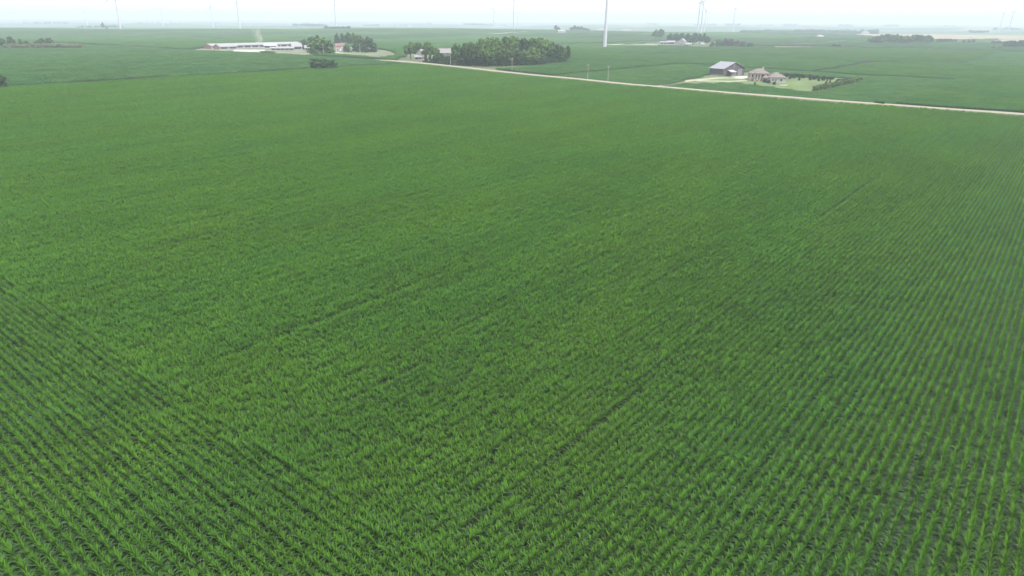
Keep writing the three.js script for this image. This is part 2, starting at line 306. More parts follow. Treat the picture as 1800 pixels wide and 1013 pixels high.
// ------------------------------------------------------------------ trees
const barkM = std(col(0.1, 0.08, 0.06), 0.95, { map: grainTex });
const crownM = (r, g, b) => new THREE.MeshPhysicalMaterial({ color: col(r, g, b), vertexColors: true, roughness: 0.9, specularIntensity: 0.2, transmission: 0.22, thickness: 0, side: THREE.DoubleSide });
const darkLeaf = crownM(0.044, 0.09, 0.03), midLeaf = crownM(0.078, 0.15, 0.036), paleLeaf = crownM(0.15, 0.19, 0.085), limeLeaf = crownM(0.105, 0.18, 0.044), brownLeaf = crownM(0.1, 0.085, 0.07);
function limb(a, b, ra, rb) { const v = b.clone().sub(a), g = new THREE.CylinderGeometry(rb, ra, v.length(), 6, 1, true).translate(0, v.length() / 2, 0); return g.applyQuaternion(new THREE.Quaternion().setFromUnitVectors(up, v.normalize())).translate(a.x, a.y, a.z); }
// in units of the tree's own height and width: y 0..1, radius 0..0.5
function crownGeo(kind, count, leaf, rr) {
  const lobes = [], V3 = (x, y, z) => new THREE.Vector3(x, y, z), RR = (a, b) => a + (b - a) * rr();
  if (kind === 'conifer') for (let k = 0; k < 16; k++) { const y = 0.06 + 0.9 * (k / 16), w = 0.46 * (1 - y) + 0.03, a = rr() * 6.3; lobes.push([V3(Math.cos(a) * w * 0.45, y, Math.sin(a) * w * 0.45), w * 0.62, 0.09]); }
  else { const lo = kind === 'bush' ? 0.15 : kind === 'tall' ? 0.34 : 0.38, n = kind === 'tall' ? 17 : kind === 'bush' ? 22 : 17;
    for (let k = 0; k < n; k++) { const y = k < 4 ? RR(lo, lo + 0.15) : RR(lo, 0.84), t = (y - lo) / (1 - lo), w = (kind === 'tall' ? 0.29 : 0.34) * Math.sqrt(Math.max(0.03, kind === 'bush' ? 1 - t * t * 1.25 : 1 - (t * 1.2 - 0.2) ** 2 * 1.25)) * (k % 2 ? 1 : 0.72), a = k * 2.4 + rr(); lobes.push([V3(Math.cos(a) * w, y, Math.sin(a) * w), RR(0.13, 0.23) + (kind === 'bush' ? 0.04 : 0), RR(0.1, 0.17) + (kind === 'bush' ? 0.03 : 0)]); }
    lobes.push([V3(0, 0.6, 0), 0.26, 0.24], [V3(RR(-0.1, 0.1), 0.86, RR(-0.1, 0.1)), 0.16, 0.13]); }
  const pos = [], nor = [], c = [], d = V3(0, 0, 0), t1 = V3(0, 0, 0), t2 = V3(0, 0, 0);
  for (let i = 0; i < count; i++) {
    const [ct, rw, rh] = lobes[i % lobes.length]; d.set(rr() - 0.5, rr() - 0.42, rr() - 0.5).normalize(); const rad = Math.pow(rr(), 0.35) * RR(0.85, 1.1);
    const P = V3(ct.x + d.x * rw * rad, Math.max(0.015, ct.y + d.y * rh * rad), ct.z + d.z * rw * rad), s = leaf * RR(0.6, 1.3);
    const n = d.clone().add(V3(RR(-0.8, 0.8), RR(-0.4, 0.9), RR(-0.8, 0.8))).normalize(); t1.set(RR(-1, 1), RR(-1, 1), RR(-1, 1)).cross(n).normalize(); t2.crossVectors(n, t1);
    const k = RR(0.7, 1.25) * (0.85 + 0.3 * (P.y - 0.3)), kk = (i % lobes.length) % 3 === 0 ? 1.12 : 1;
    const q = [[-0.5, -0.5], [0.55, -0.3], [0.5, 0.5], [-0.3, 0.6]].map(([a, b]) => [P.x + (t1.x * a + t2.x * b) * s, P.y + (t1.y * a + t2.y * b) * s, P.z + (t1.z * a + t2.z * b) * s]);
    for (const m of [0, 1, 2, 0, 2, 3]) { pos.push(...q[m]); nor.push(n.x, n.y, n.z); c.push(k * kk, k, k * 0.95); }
  }
  const g = new THREE.BufferGeometry(); g.setAttribute('position', new THREE.Float32BufferAttribute(pos, 3)); g.setAttribute('normal', new THREE.Float32BufferAttribute(nor, 3)); g.setAttribute('color', new THREE.Float32BufferAttribute(c, 3)); return g;
}
function trunkGeo(kind, rr) {
  const V3 = (x, y, z) => new THREE.Vector3(x, y, z), g = [];
  if (kind === 'bush') { for (let k = 0; k < 5; k++) { const a = k * 1.26 + rr(); g.push(limb(V3(0.03 * Math.cos(a), -0.02, 0.03 * Math.sin(a)), V3(0.25 * Math.cos(a), 0.5 + 0.2 * rr(), 0.25 * Math.sin(a)), 0.02, 0.006)); } return mergeGeometries(g); }
  const top = V3(0.02, kind === 'conifer' ? 0.95 : 0.6, 0.02); g.push(limb(V3(0, -0.02, 0), V3(0.01, 0.3, 0), 0.032, 0.024), limb(V3(0.01, 0.3, 0), top, 0.024, 0.007));
  for (let k = 0; k < 6; k++) { const a = k * 2.4 + rr(), y = 0.25 + 0.07 * k, l = kind === 'conifer' ? 0.2 : 0.33; g.push(limb(V3(0.01, y, 0), V3(l * Math.cos(a), y + 0.2, l * Math.sin(a)), 0.014, 0.004)); }
  return mergeGeometries(g);
}
const kinds = {};
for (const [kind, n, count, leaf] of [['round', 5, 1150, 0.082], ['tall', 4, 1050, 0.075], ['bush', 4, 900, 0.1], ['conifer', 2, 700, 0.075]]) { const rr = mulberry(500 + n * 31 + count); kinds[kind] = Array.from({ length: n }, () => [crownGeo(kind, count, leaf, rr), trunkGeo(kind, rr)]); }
const protos = new Map(); let treeCount = 0;
function tree(kind, mat, P, h, w, label, group, name) {
  const v = treeCount++ % kinds[kind].length, key = kind + v + mat.uuid + (name ?? ''), nm = name ?? (kind === 'bush' ? 'shrub' : 'tree'), pos = P.clone(); pos.y -= 0.1;
  const sc = new THREE.Vector3(w, h, w), turn = R(0, 6.28); let o = protos.get(key);
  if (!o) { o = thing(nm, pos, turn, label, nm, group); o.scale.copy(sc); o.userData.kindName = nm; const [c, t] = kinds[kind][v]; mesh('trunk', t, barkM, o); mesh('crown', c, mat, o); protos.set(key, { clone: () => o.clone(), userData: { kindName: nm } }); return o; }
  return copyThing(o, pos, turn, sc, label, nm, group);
}
// by the photograph: base point, height and width in its pixels
const treePx = (kind, mat, x, y, hp, wp, label, group, name) => { const P = spot(x, y), k = pxPerMetre(P); return tree(kind, mat, P, hp / k + (P.z < -560 ? 1.4 : P.z < -300 ? 0.6 : 0), wp / k, label, group, name); };

// this side of the road
treePx('bush', darkLeaf, 558, 124.2, 19, 32, 'left half of the dark bush clump on the field edge', null);
treePx('bush', darkLeaf, 576, 124, 18, 34, 'right half of the dark bush clump on the field edge', null);
treePx('bush', darkLeaf, 3, 159, 27, 26, 'dark shrub cut by the left edge of the picture', null);
// row of trees at the upper left
for (const [x, h, w, k] of [[6, 17, 13, 'round'], [22, 19, 14, 'round'], [39, 15, 11, 'tall'], [49, 12, 9, 'round'], [66, 12, 14, 'round'], [76, 16, 14, 'round'], [89, 16, 17, 'round']]) treePx(k, darkLeaf, x, 87.5 - x * 0.012, h, w, 'dark tree in the row at the upper left behind pale shrubs', 'trees in the row at the upper left');
for (let x = 14; x < 141; x += 9) treePx('bush', paleLeaf, x, 88.4 - x * 0.012, x > 110 ? 6.5 : 8.5, 15, 'pale olive shrub in front of the upper left trees', 'pale shrubs before the upper left trees');
// the farm with long sheds
treePx('bush', darkLeaf, 535, 87, 15, 13, 'small dark round tree at the right end of the long shed', null, 'tree');
treePx('round', darkLeaf, 549, 90, 21, 19, 'dark tree behind the wide pale tree by the lane', 'dark trees behind the wide tree');
treePx('round', darkLeaf, 562, 90, 24, 16, 'dark tree behind the wide pale tree by the lane', 'dark trees behind the wide tree');
treePx('bush', midLeaf, 564, 96.8, 25, 50, 'wide spreading tree beside the lane end at the farm', null, 'tree');
treePx('bush', darkLeaf, 580, 95.5, 16, 18, 'low shrub at the right foot of the wide tree', null);
for (const [x, y, h, w, k, m] of [[593, 82, 20, 12, 'tall', darkLeaf], [603, 82, 20, 11, 'tall', darkLeaf], [613, 84, 23, 14, 'tall', darkLeaf], [622, 87, 25, 18, 'round', midLeaf], [633, 89, 23, 20, 'round', midLeaf], [646, 90.5, 22, 24, 'round', darkLeaf], [656, 91.5, 13, 17, 'bush', darkLeaf], [610, 91.5, 11, 15, 'bush', midLeaf], [628, 91, 12, 20, 'bush', darkLeaf], [641, 92, 10, 16, 'bush', darkLeaf]]) treePx(k, m, x, y, h, w, k === 'bush' ? 'low dark shrub at the foot of the farmhouse grove' : 'tall tree in the grove around the red roofed farmhouse', k === 'bush' ? 'shrubs of the farmhouse grove' : 'trees of the farmhouse grove');
// the roadside home and its grove
treePx('round', midLeaf, 722, 103.5, 25, 24, 'round tree with a bare trunk left of the white garage', null);
treePx('round', darkLeaf, 736, 99, 20, 18, 'dark tree right behind the white gabled house', null);
treePx('round', midLeaf, 757, 108, 31, 34, 'large leafy tree right of the white gabled house', null);
treePx('conifer', darkLeaf, 747, 111, 19, 16, 'dark blue spruce at the roadside before the white house', 'dark spruces by the white house');
treePx('conifer', darkLeaf, 756, 111.5, 15, 14, 'dark blue spruce at the roadside before the white house', 'dark spruces by the white house');
for (const [x, y, h, w] of [[767, 112.5, 15, 18], [777, 113.5, 17, 17], [787, 114.5, 15, 15], [797, 115.5, 20, 17]]) treePx('bush', darkLeaf, x, y, h, w, 'greyish shrub on the roadside before the grey roofed house', 'shrubs before the grey roofed house');
const gr = mulberry(42), Rg = (a, b) => a + (b - a) * gr();
{
  const front = [[803, 115, 34, 20], [816, 115.5, 38, 22], [826, 115.5, 36, 20], [838, 116.5, 32, 22], [850, 117, 34, 24], [864, 116.5, 30, 22], [879, 116, 31, 22], [893, 115.5, 30, 22], [908, 115, 30, 22], [922, 114.5, 30, 22], [936, 114, 29, 22], [950, 113.5, 28, 20], [963, 113, 29, 20], [975, 112.5, 30, 18], [986, 112.5, 28, 16]];
  for (const [x, y, h, w] of front) treePx(gr() < 0.75 ? 'round' : 'tall', [darkLeaf, midLeaf, midLeaf, limeLeaf][(gr() * 4) | 0], x, y, h * Rg(0.82, 1.06), w * 1.25, 'dark leafy tree on the front edge of the roadside grove', 'front trees of the roadside grove');
  for (let i = 0; i < 34; i++) {
    const x = Rg(845, 975), t = (x - 845) / 130, y = 109.5 - Rg(0, 8) * (1 - 0.5 * t) + 1.5 * (1 - t), top = x < 900 ? lerp(78, 71, (x - 845) / 50) : x < 950 ? 72 + 3 * ((x - 900) / 50) : lerp(76, 85, (x - 950) / 25);
    treePx(gr() < 0.6 ? 'round' : 'tall', [midLeaf, limeLeaf, darkLeaf, midLeaf, limeLeaf][i % 5], x, y, Math.min(36, y - top + Rg(-1, 5)), Rg(20, 29), 'green treetop rising in the middle of the roadside grove', 'inner trees of the roadside grove');
  }
  for (let i = 0; i < 26; i++) { const x = 806 + i * 7.3, y = 116.8 - Math.abs(x - 850) * 0.028 + (x < 850 ? -0.6 : 0); treePx('bush', darkLeaf, x, y, Rg(9, 13), Rg(12, 16), 'dark undergrowth shrub along the foot of the roadside grove', 'undergrowth of the roadside grove'); }
  treePx('tall', darkLeaf, 997, 112, 27, 14, 'slim dark tree standing at the right end of the grove', null);
}
// the white farmstead
treePx('round', midLeaf, 1152, 70.5, 16, 14, 'left of two round trees standing apart left of the white farmstead', null);
treePx('round', midLeaf, 1161, 70.5, 17, 13, 'right of two round trees standing apart left of the white farmstead', null);
for (const [x, y, h, w, k] of [[1177, 77, 16, 12, 'round'], [1188, 77, 16, 13, 'round'], [1198, 77, 16, 13, 'round'], [1209, 77, 16, 13, 'round'], [1220, 78, 17, 15, 'round'], [1230, 78, 16, 14, 'round'], [1238, 79, 18, 12, 'tall'], [1217, 79, 12, 17, 'round'], [1244, 80, 13, 10, 'round']]) treePx(k, darkLeaf, x, y, h, w, 'dark tree in the row behind the white farmhouse', 'trees behind the white farmhouse');
for (const [x, h, w, m] of [[1262, 11, 12, midLeaf], [1275, 13, 12, brownLeaf], [1285, 12, 13, brownLeaf], [1296, 9, 13, brownLeaf], [1306, 7, 13, darkLeaf], [1318, 6, 13, darkLeaf], [1269, 7, 12, darkLeaf], [1252, 7, 10, brownLeaf]]) treePx('bush', m, x, 82.6, h, w, 'shrub in the mixed thicket right of the white farmstead', 'thicket right of the white farmstead');
// right hand side, towards the horizon
for (let i = 0; i < 26; i++) { const t = i / 25, x = 1530 + 104 * t, f = gr(); treePx(gr() < 0.6 ? 'round' : 'tall', gr() < 0.5 ? darkLeaf : midLeaf, x, 79.5 - 3.5 * f, Rg(11, 15) * (t < 0.08 ? 0.6 : 1), Rg(11, 15), 'tree in the wide hazy grove before the bare hillside', 'trees of the hazy grove on the right'); }
for (let i = 0; i < 8; i++) treePx('bush', darkLeaf, 1648 + 3.6 * i, 75.4, Rg(4.5, 6), 7, 'low tree in the short belt right of the hazy grove', 'short belt of trees on the right');
for (const [x, y] of [[1679, 75.3], [1694, 76.8], [1703, 76.6], [1711, 76.2]]) treePx('round', darkLeaf, x, y, 5.2, 6, 'small single tree in the line at the foot of the bare hillside', 'small trees below the bare hillside');
for (let i = 0; i < 9; i++) treePx('round', darkLeaf, 1768 + 6 * i, 86 - gr() * 2, Rg(9, 13), Rg(11, 14), 'dark tree of the clump at the right edge of the picture', 'clump of trees at the right edge');
for (let i = 0; i < 5; i++) treePx('bush', darkLeaf, 1745 + 5 * i, 78.5, Rg(4, 6), 7, 'dark shrub on the slope below the pair of turbines', 'shrubs below the pair of turbines');
treePx('bush', darkLeaf, 1746, 87, 3.6, 5, 'left of two tiny shrubs beside the pale field edge', null); treePx('bush', darkLeaf, 1758, 87, 3, 5, 'right of two tiny shrubs beside the pale field edge', null);
treePx('bush', darkLeaf, 1466, 83, 4, 9, 'left of two low dark shrubs out in the right field', null); treePx('bush', darkLeaf, 1474, 83.2, 4, 9, 'right of two low dark shrubs out in the right field', null);
// middle distance on the left and centre
for (let i = 0; i < 9; i++) { const P = spotAt(573 + 5 * i, 50, 1960); tree('bush', darkLeaf, P, Rg(6, 8.5), 13, 'low tree in the dark strip on the left ridge', 'dark strip of trees on the left ridge'); }
for (const [x, h] of [[977, 8.5], [981, 6]]) treePx('round', darkLeaf, x, 54.5, h, 7, 'dark tree left of the small far white shed', 'trees by the small far white shed');
for (const [x, h] of [[1005, 6], [1011, 9], [1016, 7.5], [1022, 7], [1028, 5], [1033, 3.5]]) treePx('round', darkLeaf, x, 55, h, 9, 'tree in the far dark clump right of the white shed', 'far dark clump of trees');
{ const P = spotAt(181, 50, 2000); tree('tall', darkLeaf, P, 20, 12, 'tall dark tree alone on the left ridge beside a turbine', null); const Q = spotAt(187, 50, 2000); tree('round', darkLeaf, Q, 8, 8, 'short dark tree beside the tall one on the left ridge', null); }

// woods on the horizon that read as one mass each
function wood(list, label) {
  const all = []; for (const [x0, x1, F, dF, n, hh] of list) for (let i = 0; i < n; i++) { const P = spotAt(lerp(x0, x1, gr()), 45, F + dF * gr()); const s = Rg(0.7, 1.1) * hh; tmp.position.copy(P); tmp.position.y -= 0.5; tmp.quaternion.setFromAxisAngle(up, gr() * 6.28); tmp.scale.set(s * 1.3, s, s * 1.3); tmp.updateMatrix(); all.push(tmp.matrix.clone()); }
  const m = new THREE.InstancedMesh(kinds.bush[1][0], darkLeaf, all.length); m.name = numbered('distant_wood'); all.forEach((a, i) => m.setMatrixAt(i, a)); scene.add(m); return tag(m, label, 'wood', null, 'stuff');
}
wood([[1398, 1545, 2500, 700, 260, 13]], 'blue hazy wood stretching behind the right hand fields');
wood([[1305, 1345, 2450, 150, 40, 11], [1345, 1400, 2600, 300, 60, 11]], 'hazy line of trees right of the lone turbine');
wood([[515, 575, 3600, 500, 70, 12], [640, 665, 4800, 300, 24, 13], [815, 868, 5200, 500, 60, 14], [860, 890, 6500, 300, 20, 14]], 'faint blue belts of trees far off behind the left ridge');
wood([[1130, 1160, 6500, 600, 24, 15], [1215, 1262, 6000, 700, 40, 16], [1275, 1300, 5600, 500, 30, 16], [1335, 1360, 6500, 500, 24, 16], [1375, 1400, 6200, 500, 30, 18], [1475, 1500, 6000, 400, 30, 18], [1555, 1580, 6200, 400, 36, 17], [1660, 1680, 6200, 400, 18, 15]], 'faint blue clumps of trees on the right horizon');
wood([[1705, 1740, 2900, 250, 40, 9], [1748, 1800, 3800, 400, 40, 10]], 'hazy trees near the pair of turbines on the right');
wood([[135, 215, 2600, 400, 40, 8], [40, 120, 4200, 900, 40, 10], [220, 330, 4600, 900, 40, 10], [690, 760, 5200, 900, 40, 11]], 'pale scattered trees far off on the left');

// ------------------------------------------------------------------ wind turbines
const whiteM = std(col(0.52, 0.53, 0.55), 0.45), hubM = std(col(0.68, 0.69, 0.7), 0.5);
function bladeGeo(len) {
  const pos = [], idx = [], n = 14, m = 8;
  for (let i = 0; i <= n; i++) {
    const t = i / n, c = t < 0.08 ? 1.9 : lerp(3.8, 0.7, (t - 0.08) / 0.92), th = t < 0.08 ? 1.7 : c * 0.2, tw = 0.45 * (1 - t);
    for (let k = 0; k < m; k++) { const a = (k / m) * 6.283, u = Math.cos(a) * c * 0.5 + (t < 0.08 ? 0 : c * 0.18), v = Math.sin(a) * th * 0.5; pos.push(u * Math.cos(tw) - v * Math.sin(tw), 1 + t * len, u * Math.sin(tw) + v * Math.cos(tw)); }
    if (i) for (let k = 0; k < m; k++) { const a = (i - 1) * m + k, b = (i - 1) * m + ((k + 1) % m); idx.push(a, b, a + m, b, b + m, a + m); }
  }
  const g = new THREE.BufferGeometry(); g.setAttribute('position', new THREE.Float32BufferAttribute(pos, 3)); g.setIndex(idx); g.computeVertexNormals(); return g;
}
const towerPts = [[0, -1.5], [2.35, -1.5], [2.35, 0], [2.2, 10], [1.95, 35], [1.6, 60], [1.3, 78.2], [0, 78.2]].map(([x, y]) => new THREE.Vector2(x, y));
const towerG = new THREE.LatheGeometry(towerPts, 24), blG = bladeGeo(38);
const nacG = (() => { const s = new THREE.Shape(); s.moveTo(-1.6, -1.6); s.lineTo(1.6, -1.6); s.lineTo(1.75, 1.2); s.lineTo(1.2, 1.9); s.lineTo(-1.2, 1.9); s.lineTo(-1.75, 1.2); s.closePath(); return new THREE.ExtrudeGeometry(s, { depth: 9, bevelEnabled: true, bevelSize: 0.3, bevelThickness: 0.5, bevelSegments: 2 }).translate(0, 80, -5.5); })();
const hubG = new THREE.SphereGeometry(1.7, 14, 10).scale(1, 1, 1.3);
function turbine(P, yaw, spin, label) {
  const t = thing('wind_turbine', P, yaw, label, 'wind turbine', null);
  mesh('tower', towerG, whiteM, t); mesh('nacelle', nacG, hubM, t); const h = mesh('hub', hubG, hubM, t); h.position.set(0, 80, 5.3);
  for (let k = 0; k < 3; k++) { const b = mesh('blade', blG, whiteM, t); b.position.set(0, 80, 5.6); b.rotation.z = spin + (k * 2 * Math.PI) / 3; }
}
// base x in the photograph, distance ahead, yaw, rotor angle
for (const [x, y, F, yaw, spin, label] of [
  [1063, 85, 985, 1.4, -2.15, 'tallest white turbine right of centre with its tower crossing the far fields'],
  [903, 57, 2060, 1.1, 0.3, 'second tallest white turbine, beyond the roadside grove'],
  [910, 48, 4350, 0.4, 1.6, 'tiny faint turbine just right of the one beyond the grove'],
  [868, 50, 3100, 0.2, 1.45, 'faint turbine left of the one beyond the grove'],
  [591, 48, 2130, 0.5, -2.5, 'white turbine standing behind the dark tree strip on the left ridge'],
  [421.5, 49, 1900, 1.3, 2.9, 'white turbine on the ridge above the long white shed'],
  [211.5, 50, 1800, 0.3, -1.9, 'white turbine on the ridge right of the lone dark tree'],
  [153.5, 45, 3700, 0.3, 0.6, 'very faint turbine left of the lone dark tree'],
  [287.5, 48, 3600, 0.1, 1.57, 'faint turbine between the two ridge turbines at left'],
  [374.5, 47, 2800, 0.9, 0.2, 'thin pale turbine just left of the one above the shed'],
  [1225.5, 62, 2080, 0.9, 1.0, 'left one of the two close turbines behind the white farmstead'],
  [1231.5, 62, 1950, 0.5, 0.1, 'right one of the two close turbines behind the white farmstead'],
  [1238, 53, 2900, 0.3, 0.9, 'fainter turbine just right of the close pair behind the farmstead'],
  [1242.5, 50, 3900, 0.2, 0.0, 'faintest and rightmost of the turbines crowded behind the farmstead'],
  [1288.5, 53, 2500, 1.2, 0.2, 'lone pale turbine right of the crowd behind the farmstead'],
  [1756.5, 57, 3150, 0.7, 0.5, 'left of the pair of turbines on the bare mound at right'],
  [1773, 57, 3050, 0.7, 1.1, 'right of the pair of turbines on the bare mound at right'],
]) turbine(spotAt(x, y, F), yaw, spin, label);

// ------------------------------------------------------------------ utility poles
const poleM = std(col(0.42, 0.38, 0.32), 0.9, { map: grainTex }), insM = std(col(0.5, 0.52, 0.52), 0.3);
let pole0;
for (const [x, y, label, grp] of [[1068.5, 144, 'right one of two poles standing close together by the road'], [1033, 140, 'left one of two poles standing close together by the road'], [900, 127, 'utility pole standing before the dark roadside grove'], [792, 117, 'utility pole between the grey roofed house and the grove'], [740, 111, 'utility pole before the white gabled house'], [633, 95.5, 'right one of two poles before the farmhouse grove'], [615.5, 95.5, 'left one of two poles before the farmhouse grove'], [569, 98.5, 'utility pole before the wide tree by the lane']]) {
  const P = spot(x, y);
  if (!pole0) {
    const o = pole0 = thing('utility_pole', P, Math.PI / 2 - ANG_P + 0, label, 'pole', null); o.userData.kindName = 'utility_pole';
    mesh('pole', new THREE.CylinderGeometry(0.13, 0.19, 9.6, 10).translate(0, 4.3, 0), poleM, o); mesh('crossarm', box(2.4, 0.14, 0.12, 0, 8.3, 0.19), poleM, o);
    for (const u of [-1.05, 0.45, 1.05]) mesh('insulator', new THREE.CylinderGeometry(0.05, 0.08, 0.26, 8).translate(u, 8.57, 0.19), insM, o);
  } else copyThing(pole0, P, pole0.rotation.y, null, label, 'pole', null);
}

// ------------------------------------------------------------------ buildings
const glassM = std(col(0.03, 0.035, 0.045), 0.15), trimM = std(col(0.7, 0.68, 0.64), 0.7);
const siding = (c) => std(c, 0.8, { map: wearTex });
function gableRoof(w, l, rise, over, th) { // ridge along x, span w in z, eave at y 0
  const half = w / 2 + over, drop = (rise * over) / (w / 2), s = new THREE.Shape(); s.moveTo(-half, -drop); s.lineTo(0, rise); s.lineTo(half, -drop); s.lineTo(half, -drop + th); s.lineTo(0, rise + th); s.lineTo(-half, -drop + th); s.closePath();
  return new THREE.ExtrudeGeometry(s, { depth: l + 2 * over, bevelEnabled: false }).translate(0, 0, -l / 2 - over).rotateY(Math.PI / 2);
}
function gableWalls(w, l, hgt, rise) { const s = new THREE.Shape(); s.moveTo(-w / 2, 0); s.lineTo(w / 2, 0); s.lineTo(w / 2, hgt); s.lineTo(0, hgt + rise); s.lineTo(-w / 2, hgt); s.closePath(); return new THREE.ExtrudeGeometry(s, { depth: l, bevelEnabled: false }).translate(0, 0, -l / 2).rotateY(Math.PI / 2); }
function hipRoof(lx, lz, rise, over, th = 0.25) { // eave at y 0
  const a = lx / 2 + over, b = lz / 2 + over, rx = Math.max(0, a - b), rz = Math.max(0, b - a), V = [[-a, 0, -b], [a, 0, -b], [a, 0, b], [-a, 0, b], [-rx, rise, -rz], [rx, rise, rz], [-a, -th, -b], [a, -th, -b], [a, -th, b], [-a, -th, b]];
  const F = lx >= lz ? [[0, 4, 5], [0, 5, 1], [1, 5, 2], [2, 5, 4], [2, 4, 3], [3, 4, 0]] : [[0, 4, 1], [1, 4, 5], [1, 5, 2], [2, 5, 3], [3, 5, 4], [3, 4, 0]];
  F.push([6, 0, 1], [6, 1, 7], [7, 1, 2], [7, 2, 8], [8, 2, 3], [8, 3, 9], [9, 3, 0], [9, 0, 6], [6, 7, 8], [6, 8, 9]);
  const pos = []; for (const f of F) for (const k of f) pos.push(...V[k]); const g = new THREE.BufferGeometry(); g.setAttribute('position', new THREE.Float32BufferAttribute(pos, 3)); g.setAttribute('uv', new THREE.Float32BufferAttribute(pos.flatMap((v, i) => (i % 3 === 2 ? [] : [v / 4])), 2)); g.computeVertexNormals(); return g;
}
// a window proud of a wall: face 'x' or 'z', sign, at u along the wall, sill height v
function window_(parent, face, sign, depth, u, v, w, h) {
  const f = box(w + 0.24, h + 0.24, 0.1, 0, -0.12, 0), m = mesh('window', f, trimM, parent);
  if (face === 'z') m.position.set(u, v, sign * (depth + 0.03)); else { m.position.set(sign * (depth + 0.03), v, u); m.rotation.y = Math.PI / 2; }
  mesh('pane', box(w, h, 0.16), glassM, m); return m;
}
function door_(parent, face, sign, depth, u, w, h, mat, v = 0) { const m = mesh('door', box(w, h, 0.14), mat, parent); if (face === 'z') m.position.set(u, v, sign * (depth + 0.05)); else { m.position.set(sign * (depth + 0.05), v, u); m.rotation.y = Math.PI / 2; } return m; }

{ // dark barn: gable wall turned towards the camera's right
  const a = spot(1271, 133.7), b = spot(1310, 131), w = 24, l = 11.5, dir = new THREE.Vector3(0.8, 0, -0.6), back = new THREE.Vector3(-0.6, 0, -0.8);
  const c = a.clone().addScaledVector(dir, w / 2).addScaledVector(back, l / 2); c.y = Math.min(a.y, b.y) - 0.1;
  // local x runs from back to front (gable faces +x), local z along the gable
  const o = thing('barn', c, Math.atan2(-(-back.z), -back.x) + 0, 'dark brown barn with a light grey metal roof and porch', 'barn', null);
  o.rotation.y = Math.atan2(back.z, -back.x);
  const wallM = siding(col(0.095, 0.077, 0.088)), H0 = 5, rise = 3.9;
  mesh('wall', gableWalls(w, l, H0, rise), wallM, o);
  mesh('roof', gableRoof(w, l, rise, 0.7, 0.22).translate(0, H0 + 0.02, 0), std(col(0.27, 0.26, 0.28), 0.45, { metalness: 0.1, map: wearTex }), o);
  mesh('stone_base', [box(l + 0.3, 1.1, 0.2, 0, 0, w / 2 + 0.05), box(l + 0.3, 1.1, 0.2, 0, 0, -w / 2 - 0.05), box(0.2, 1.1, w - 0.3, -l / 2 - 0.05, 0, 0)], siding(col(0.32, 0.29, 0.24)), o);
  const big = door_(o, 'x', 1, l / 2, 0, 4.6, 4.2, std(col(0.19, 0.165, 0.2), 0.7)); big.position.z = gz(6.5); big.userData.label = 'large pale sliding barn door';
  function gz(v) { return -v; }
  door_(o, 'x', 1, l / 2, gz(1.2), 1.2, 2.3, std(col(0.25, 0.2, 0.17), 0.7));
  window_(o, 'x', 1, l / 2, gz(-0.2), 6.0, 1.3, 1.2); window_(o, 'x', 1, l / 2, gz(3.0), 1.2, 1.1, 1.2);
  mesh('porch_roof', (() => { const s = new THREE.Shape(); s.moveTo(0, 0); s.lineTo(3.4, -1.1); s.lineTo(3.4, -0.92); s.lineTo(0, 0.2); s.closePath(); return new THREE.ExtrudeGeometry(s, { depth: 6.2, bevelEnabled: false }).translate(l / 2, 3.9, gz(-4.6) - 3.1); })(), std(col(0.42, 0.4, 0.43), 0.45), o);
  for (const u of [-7.4, -1.9]) mesh('porch_post', box(0.22, 2.85, 0.22, l / 2 + 3.1, 0, gz(u)), wallM, o);
  mesh('porch_wall', box(0.15, 1, 5.2, l / 2 + 3.1, 0, gz(-4.6)), std(col(0.2, 0.17, 0.15), 0.8), o);
}
